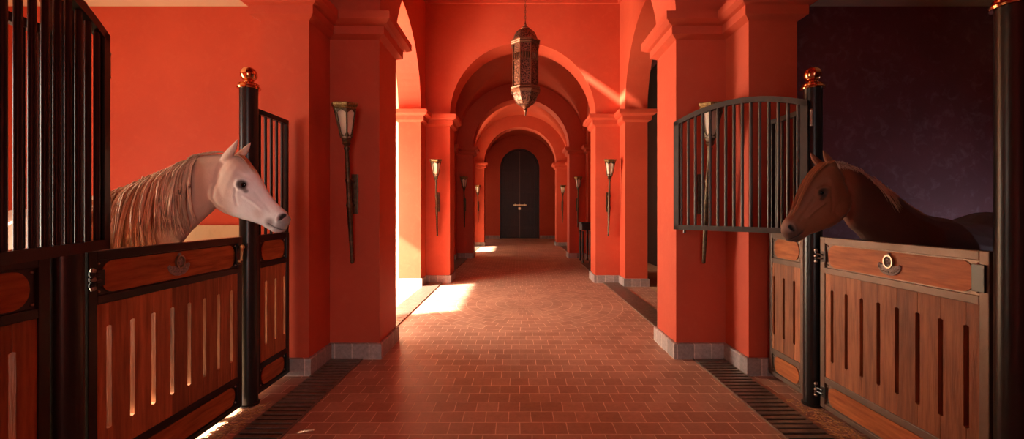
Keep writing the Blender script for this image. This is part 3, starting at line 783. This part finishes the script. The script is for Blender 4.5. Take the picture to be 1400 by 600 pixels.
# ---- pale horse (left), facing the corridor
def leg(xs, sgnfront=0): return xs
def fore(x, y, top=1.0):
    return [(x-.02, y, top, .11, .07), (x-.01, y, .85, .085, .06), (x, y, .70, .058, .048), (x+.005, y, .52, .040, .036), (x+.012, y, .46, .042, .038), (x+.004, y, .40, .030, .028), (x, y, .24, .024, .024), (x, y, .17, .033, .031), (x+.025, y, .10, .030, .030), (x+.035, y, .07, .046, .044), (x+.045, y, .0, .056, .054)]
def hind(x, y, f=1, top=1.05):
    return [(x, y, top, .20, .10), (x+.03*f, y, .85, .15, .085), (x+.02*f, y, .72, .095, .06), (x-.07*f, y, .58, .055, .045), (x-.13*f, y, .50, .050, .038), (x-.12*f, y, .44, .042, .034), (x-.10*f, y, .36, .030, .028), (x-.08*f, y, .22, .027, .026), (x-.075*f, y, .16, .034, .032), (x-.05*f, y, .10, .030, .030), (x-.04*f, y, .07, .046, .044), (x-.03*f, y, .0, .056, .054)]
def mir(l, x0, f=-1): return [(x0 + (x-x0)*f, y, z, a, b) for x, y, z, a, b in l]

sL, yL = 218.9, 2.65
headL = [((318, 213), (296, 262), .050, 2.0, 0), ((325, 212.5), (293, 275), .070, 2.2, -.10), ((332, 214.5), (296.5, 285), .082, 2.3, -.18), ((339, 220.5), (306, 291), .088, 2.3, -.22), ((347.5, 231.5), (319, 296), .080, 2.3, -.20),
         ((356, 245), (331, 299.5), .066, 2.3, -.12), ((366, 262), (344, 303), .052, 2.3, -.02), ((377, 276.5), (356.5, 307), .044, 2.4, .0), ((385.5, 284.5), (366, 312.5), .044, 2.4, .0),
         ((392, 290.5), (375, 318), .046, 2.3, .0), ((395.3, 297.5), (384, 318), .038, 2.1, .0), ((395.5, 304), (390, 313), .020, 2.0, 0)]
neckL = [((318, 212), (300, 268), .050), ((307, 210.5), (293, 284), .066), ((295, 210.5), (288, 291), .073), ((282, 211.5), (280, 297), .078), ((267, 215), (270, 307), .084), ((250, 223.5), (258, 318), .092), ((228, 232.5), (246, 333), .104),
         ((203, 243), (231, 357), .125), ((175, 256), (212, 390), .155), ((143, 267.5), (190, 425), .195)]
def coatL(p, P):
    neck = (.56, .42, .33); tan = (.66, .50, .42); face = (.93, .94, .93); grey = (.11, .10, .10)
    d = lambda x, y: math.hypot(p.x-P(708+(x-708)*.98, y).x, p.z-P(x, y).z)
    c = lerp3(neck, tan, sstep(P(285, 0).x, P(305, 0).x, p.x))  # neck's shade carried in a browner coat tone
    k = sstep(P(318, 0).x, P(346, 0).x, p.x + .25*(P(0, 262).z-p.z)); c = lerp3(c, face, k)
    c = lerp3(c, (.74, .56, .47), .6*(1-sstep(.02, .07, d(334, 226))))         # warm forehead
    c = lerp3(c, (.80, .62, .55), .5*(1-sstep(.01, .05, d(352, 292))))
    c = lerp3(c, grey, .72*(1-sstep(.025, .085, d(389, 302)))); c = lerp3(c, grey, .75*(1-sstep(.008, .045, d(367, 304))))
    c = lerp3(c, grey, .6*(1-sstep(.01, .05, d(379, 314))))
    if p.z < .55 and p.x < -2.5: c = lerp3(c, (.2, .17, .15), .5)
    if p.z < .07 and p.x < -2.5: c = (.06, .05, .045)
    return c
trunkL = [(-2.80, 2.67, 1.50, -2.66, 2.68, .78, .235, -.1), (-3.00, 2.75, 1.545, -2.90, 2.72, .74, .262, -.35), (-3.25, 2.90, 1.50, -3.22, 2.88, .76, .28, -.5), (-3.58, 3.12, 1.46, -3.56, 3.10, .78, .295, -.55), (-3.88, 3.32, 1.50, -3.88, 3.30, .86, .285, -.55), (-4.12, 3.46, 1.51, -4.10, 3.44, .94, .265, -.55), (-4.32, 3.58, 1.42, -4.28, 3.56, 1.02, .20, -.55), (-4.40, 3.63, 1.32, -4.38, 3.62, 1.12, .10, -.55)]
cfgL = dict(s=sL, y0=yL, dir=1, head=headL, neck=neckL, trunk=trunkL,
    balls=[((309, 264, .050), .076, (1, .36, 1.05)), ((333, 250, .058), .046, (1.1, .52, .85)), ((388, 300, .026), .028, (1, .8, 1)), ((384, 314, .012), .024, (1.1, .9, .7))],
    ear=(315, 217, 334.5, 192.0, .030), nostril=(385.3, 296.5), hmap=lambda x, y: (x, y), mouth=[(392, 315), (384, 314), (375, 309.5), (367, 305)], eye=(333, 252.5), jawline=[(322, 283), (331, 274), (337, 266), (352, 268), (368, 278)],
    noseaxis=math.radians(60), dark=(.03, .022, .02), eyering=(.05, .035, .03), coat=coatL, headbox=lambda p: p.x > -2.02 and p.z > 1.25,
    legs=[fore(-2.78, 2.54), fore(-2.88, 2.80), hind(-4.20, 3.34), hind(-4.06, 3.60)],
    mat=coat_material('pale_grey_horse_coat'), label='pale grey horse with long blond mane looking over the left stall door')
# ---- pale horse
horseL, treeL, PL = build_horse(cfgL)
HM = hair_material('horse_hair')
rnd = random.Random(3)
crestL = [(100, 270), (142, 267.5), (159, 261), (183, 252), (204.7, 241.5), (223.4, 233.5), (242, 227), (261, 220.5), (266, 215), (280, 212), (300, 209.5), (318, 211)]
def drape(tree, P, px, py, dx, dy_, ln, nseg, off, y0, lift=.0, wav=0.0, ph=0.0):
    """strand from crest running down the near side of the neck, resting on the body surface"""
    pts = []; last = None
    for i in range(nseg+1):
        q = i/nseg
        x = px + dx*q + wav*math.sin(q*5+ph); z = py + ln*q
        p = P(x, z); h = tree.ray_cast(V(p.x, y0-1.2, p.z), V(0, 1, 0))
        y = h[0].y if h[0] else None
        if i == 0: y = y0 + dy_
        if y is None or (last is not None and y > last + .03): y = last if last is not None else y0
        if i > 0: y = min(y, (last if last is not None else y)+.02) - off*min(1, q*6) - lift
        if i > 0 and last is not None and not h[0]: y = last
        last = y + (off*min(1, q*6) + lift if i > 0 else 0)
        pts.append(V(p.x, y, p.z))
    return pts
paths = []; LCK = []
for i in range(170):
    px = 110 + 158*(i+rnd.random())/170 if i % 10 else rnd.uniform(258, 274)
    end = 350 + rnd.uniform(-30, 20); t_ = (px-110)/158
    if px > 262: end -= rnd.uniform(15, 60)
    if px > 232: end = min(end, 324 + rnd.uniform(-22, 1))
    dx = -2 - 7*(1-t_)*rnd.random() + rnd.gauss(0, 4.0) - (5 if px > 250 else 0)
    hgt = .005 + .022*rnd.random(); wav = rnd.uniform(.4, 2.4); ph = rnd.random()*6; shade = rnd.random()
    for k in range(15):
        a = rnd.gauss(0, 1.3); py = interp(crestL, px+a) - .8 + abs(rnd.gauss(0, .8))
        e = max(end + rnd.uniform(-16, 4), py + 38)
        paths.append(drape(treeL, PL, px+a, py, dx - a*.55 + rnd.gauss(0, .5), rnd.gauss(0, .010), e-py, 11, hgt + .006*rnd.random(), yL, wav=wav, ph=ph)); LCK.append(shade)
LCK = iter(LCK)
def colM():
    s_ = next(LCK); r = .65*s_ + .35*rnd.random(); return lerp3((.46, .32, .21), (.92, .80, .64), r)
def colL():
    r = rnd.random(); c = lerp3((.50, .38, .27), (.82, .71, .57), r); return c if rnd.random() > .08 else (.36, .25, .17)
strands('mane', horseL, paths, HM, colM, .0036, rnd)
paths = []
for i in range(260):     # short hair lying along the crest behind the ears
    px = rnd.uniform(258, 312); py = interp(crestL, px); dx = rnd.uniform(-26, -10)
    p2 = [PL(px+dx*q, interp(crestL, px+dx*q) - 1.0 - 1.2*math.sin(PI*q) + 5*q*rnd.random()*.6, -.012 - .02*q*rnd.random()*2) for q in (0, .25, .5, .75, 1)]
    paths.append(p2)
strands('crest_hair', horseL, paths, HM, colL, .0026, rnd)
paths = []
faceL = [(325, 212), (332, 213.5), (339, 219.5), (347.5, 230.5), (356, 244), (366, 261)]
for i in range(220):     # forelock running down the forehead
    ln = rnd.uniform(12, 26); x0 = rnd.uniform(324, 331); off = rnd.uniform(-.035, .02)
    pts = []
    for j in range(7):
        q = j/6; x = x0 + ln*q*.9; z = interp(faceL, x) - .8 + (abs(off)*60*q) * .5 + rnd.random()*.4
        pts.append(PL(x, z, off*(1-.2*q) - .01*q))
    paths.append(pts)
def colLf(): return lerp3((.52, .34, .22), (.80, .62, .46), rnd.random())
strands('forelock', horseL, paths, HM, colLf, .0026, rnd)

# ---- chestnut horse (right)
sR, yR = 203.5, 2.85
headR = [((1138, 224), (1156, 262), .050, 2.0, 0), ((1131, 222.5), (1159, 276), .068, 2.2, -.10), ((1124, 224), (1157, 292), .080, 2.3, -.18), ((1116, 229), (1148, 303), .086, 2.3, -.22), ((1107, 238.5), (1137, 310), .080, 2.3, -.20),
         ((1099, 250), (1126, 314), .066, 2.3, -.12), ((1091.5, 265), (1114.5, 318), .053, 2.3, -.02), ((1085.5, 281), (1105, 321), .046, 2.4, 0), ((1079, 293), (1096.5, 327.5), .046, 2.4, 0),
         ((1072.5, 302), (1088, 331.5), .047, 2.3, 0), ((1069.2, 311), (1079.5, 329), .038, 2.1, 0), ((1069.5, 318), (1074, 325.5), .020, 2.0, 0)]
neckR = [((1137, 223), (1150, 272), .050), ((1147, 223.5), (1155, 292), .066), ((1156, 226), (1158, 304), .074), ((1168, 230.5), (1164, 313), .082), ((1181, 239), (1173.5, 320), .090), ((1197, 248.5), (1188, 337), .105), ((1215, 262), (1201, 365), .128), ((1236, 280), (1212, 398), .165)]
def coatR(p, P):
    base = (.19, .064, .027); dk = (.035, .018, .012); c = base
    m = P(1080, 322); dm = math.hypot(p.x-m.x, p.z-m.z); c = lerp3(c, (.05, .035, .03), .8*(1-sstep(.03, .09, dm)))
    m = P(1072, 308); dm = math.hypot(p.x-m.x, p.z-m.z); c = lerp3(c, (.34, .24, .20), .5*(1-sstep(.01, .06, dm)))  # pinkish highlight on the nose tip put into the coat colour
    if p.x > P(1150, 0).x: c = lerp3((.19, .064, .027), (.075, .030, .018), sstep(P(1150, 0).x, P(1168, 0).x, p.x))  # neck darkened: its shade is painted into the coat
    if p.z < .55 and p.x > 2.3: c = lerp3(c, dk, .6)
    return c
def hmR(x, y):
    dx, dy = -(x-323), y-212; a = math.radians(-4.5)
    return (1132 + .976*(dx*math.cos(a)-dy*math.sin(a)), 223 + .976*(dx*math.sin(a)+dy*math.cos(a)))
trunkR = [(2.62, 2.88, 1.475, 2.50, 2.86, .80, .215, .15), (2.80, 2.94, 1.45, 2.76, 2.93, .74, .255, .35), (3.04, 3.08, 1.40, 3.02, 3.07, .75, .28, .5), (3.36, 3.27, 1.405, 3.34, 3.26, .78, .29, .55), (3.64, 3.45, 1.46, 3.62, 3.44, .85, .28, .57), (3.88, 3.60, 1.485, 3.86, 3.58, .93, .26, .57), (4.08, 3.72, 1.41, 4.04, 3.70, 1.02, .19, .57), (4.17, 3.77, 1.30, 4.15, 3.76, 1.12, .09, .57)]
trunkR = [(a, b, c, d, e, f, g, -h) for a, b, c, d, e, f, g, h in trunkR]
cfgR = dict(s=sR, y0=yR, dir=-1, er=.019, head=headR, neck=neckR, trunk=trunkR,
    balls=[((1141, 279, .050), .080, (1, .36, 1.05)), ((1121.5, 262, .060), .046, (1.1, .52, .85)), ((1078, 315, .026), .029, (1, .8, 1)), ((1081, 327, .012), .024, (1.1, .9, .7))],
    ear=(1133, 228, 1115.5, 205.5, .029), nostril=(1081.5, 311.5), hmap=hmR, mouth=[hmR(392, 315), hmR(384, 314), hmR(375, 309.5), hmR(367, 305)], eye=(1123.5, 263.5), jawline=[(1131, 300), (1126, 289), (1120, 281), (1106, 283), (1092, 294)],
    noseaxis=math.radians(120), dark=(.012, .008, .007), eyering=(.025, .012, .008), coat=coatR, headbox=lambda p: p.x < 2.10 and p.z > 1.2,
    legs=[mir(fore(2.62, 2.80), 2.62), mir(fore(2.70, 3.06), 2.70), mir(hind(3.98, 3.48), 3.98), mir(hind(3.86, 3.74), 3.86)],
    mat=coat_material('chestnut_horse_coat', .6), label='chestnut horse with clipped flaxen mane looking over the right stall door')
horseR, treeR, PR = build_horse(cfgR)
crestR = [(1137, 222.5), (1147, 222.5), (1156, 225), (1168, 229.5), (1181, 238), (1197, 247.5), (1215, 261), (1236, 279), (1257, 290)]
paths = []
for i in range(900):
    px = rnd.uniform(1133, 1245); py = interp(crestR, px) - rnd.uniform(0, 2.5)
    lock = math.exp(-((px-1190)/12)**2)
    ln = rnd.uniform(3, 12) + lock*rnd.uniform(0, 44)
    paths.append(drape(treeR, PR, px, py, rnd.uniform(2, 8) + lock*12, rnd.gauss(0, .010), ln, 6, .004+.010*rnd.random(), yR, ph=rnd.random()*6))
def colR(): return lerp3((.42, .29, .20), (.86, .70, .54), rnd.random())
strands('mane', horseR, paths, HM, colR, .0026, rnd)
faceR = [(1071, 302), (1078, 293), (1085.5, 281), (1091.5, 265), (1099, 250), (1107, 238.5), (1116, 229), (1124, 224), (1132, 222.5)]
paths = []
for i in range(420):
    ln = rnd.uniform(18, 42); x0 = rnd.uniform(1118, 1131); off = rnd.uniform(-.045, .02); pts = []
    for j in range(9):
        q = j/8; x = x0 - ln*q; z = interp(faceR, x) - 1.2 + abs(off)*70*q + 1.2*math.sin(q*6+x0)
        h = treeR.ray_cast(V(PR(x, z).x, yR-1, PR(x, z+2).z), V(0, 1, 0)); y = yR + off*1.2
        if h[0] and off < -.015: y = min(y, h[0].y - .006)
        pts.append(V(PR(x, z).x, y, PR(x, z).z))
    paths.append(pts)
def colRf(): return lerp3((.22, .065, .025), (.48, .17, .07), rnd.random())
strands('forelock', horseR, paths, HM, colRf, .0026, rnd)

# ------------------------------------------------------------------ light
def sun(direction, strength, col, ang):
    l = bpy.data.lights.new('sun', 'SUN'); l.energy = strength; l.color = col; l.angle = math.radians(ang)
    o = bpy.data.objects.new('sun', l); COL.objects.link(o); o.rotation_euler = Vector(direction).to_track_quat('-Z', 'Y').to_euler(); o.location = (-12, 4, 9)
sun((1, .34, -.70), 58, (1, .88, .70), 1.6)
def area(name, loc, direction, sx, sy, power, col):
    l = bpy.data.lights.new(name, 'AREA'); l.shape = 'RECTANGLE'; l.size = sx; l.size_y = sy; l.energy = power; l.color = col
    o = bpy.data.objects.new(name, l); COL.objects.link(o); o.location = loc; o.rotation_euler = Vector(direction).to_track_quat('-Z', 'Y').to_euler()
    return o
WARM = (1, .86, .68)
area('daylight_left_opening', (-4.9, 6.35, 1.55), (1, .25, .18), 2.3, 2.4, 385, WARM)
nl = area('added_floor_glow', (-4.4, 7.0, 1.5), (1, .05, -.30), 1.0, 1.7, 190, (1, .90, .74))  # extra low lamp added to imitate the glow across the left floor
area('daylight_third_bay', (-4.9, 11.3, 1.55), (1, 0, -.1), 3.0, 2.4, 14, WARM)
area('daylight_fourth_bay', (-4.9, 15.1, 1.45), (1, 0, -.25), 2.4, 2.4, 120, WARM)
area('daylight_last_bay', (-4.9, 20.2, 1.55), (1, 0, -.2), 3.0, 2.4, 24, WARM)
area('daylight_stall_doorway', (-5.95, 1.65, 1.5), (1, .3, .0), 1.2, 2.8, 95, WARM)
area('added_rear_fill', (.45, -5.9, 2.0), (-.05, 1, 0), 1.9, 3.6, 128, (1, .92, .82))  # fill lamp added behind the camera for the horses and stall fronts
lw = area('added_right_stall_fill', (5.7, 3.3, 1.15), (-.85, .6, -.05), .6, .6, 7, (.78, .80, 1.0)); lw.data.spread = math.radians(110)  # cool fill added inside the stall; the outer wall has no opening
w = bpy.data.worlds.new('World'); SC.world = w; w.use_nodes = True
bg = w.node_tree.nodes['Background']; bg.inputs[0].default_value = (.75, .85, 1, 1); bg.inputs[1].default_value = .7

# ------------------------------------------------------------------ camera
cam = bpy.data.cameras.new('camera'); co = bpy.data.objects.new('camera', cam); COL.objects.link(co)
co.location = (CAMX, 0, EYE); co.rotation_euler = (PI/2, 0, 0)
cam.sensor_width = 36; cam.lens = F/1400*36; cam.shift_x = -8/1400; cam.shift_y = -13/1400; cam.clip_start = .05
SC.camera = co
SC.view_settings.view_transform = 'Standard'; SC.view_settings.look = 'None'; SC.view_settings.gamma = 1
SC.view_settings.exposure = 0; SC.view_settings.use_curve_mapping = False
SC.cycles.use_denoising = True; SC.cycles.max_bounces = 10; SC.cycles.diffuse_bounces = 6
SC.cycles.sample_clamp_indirect = 8
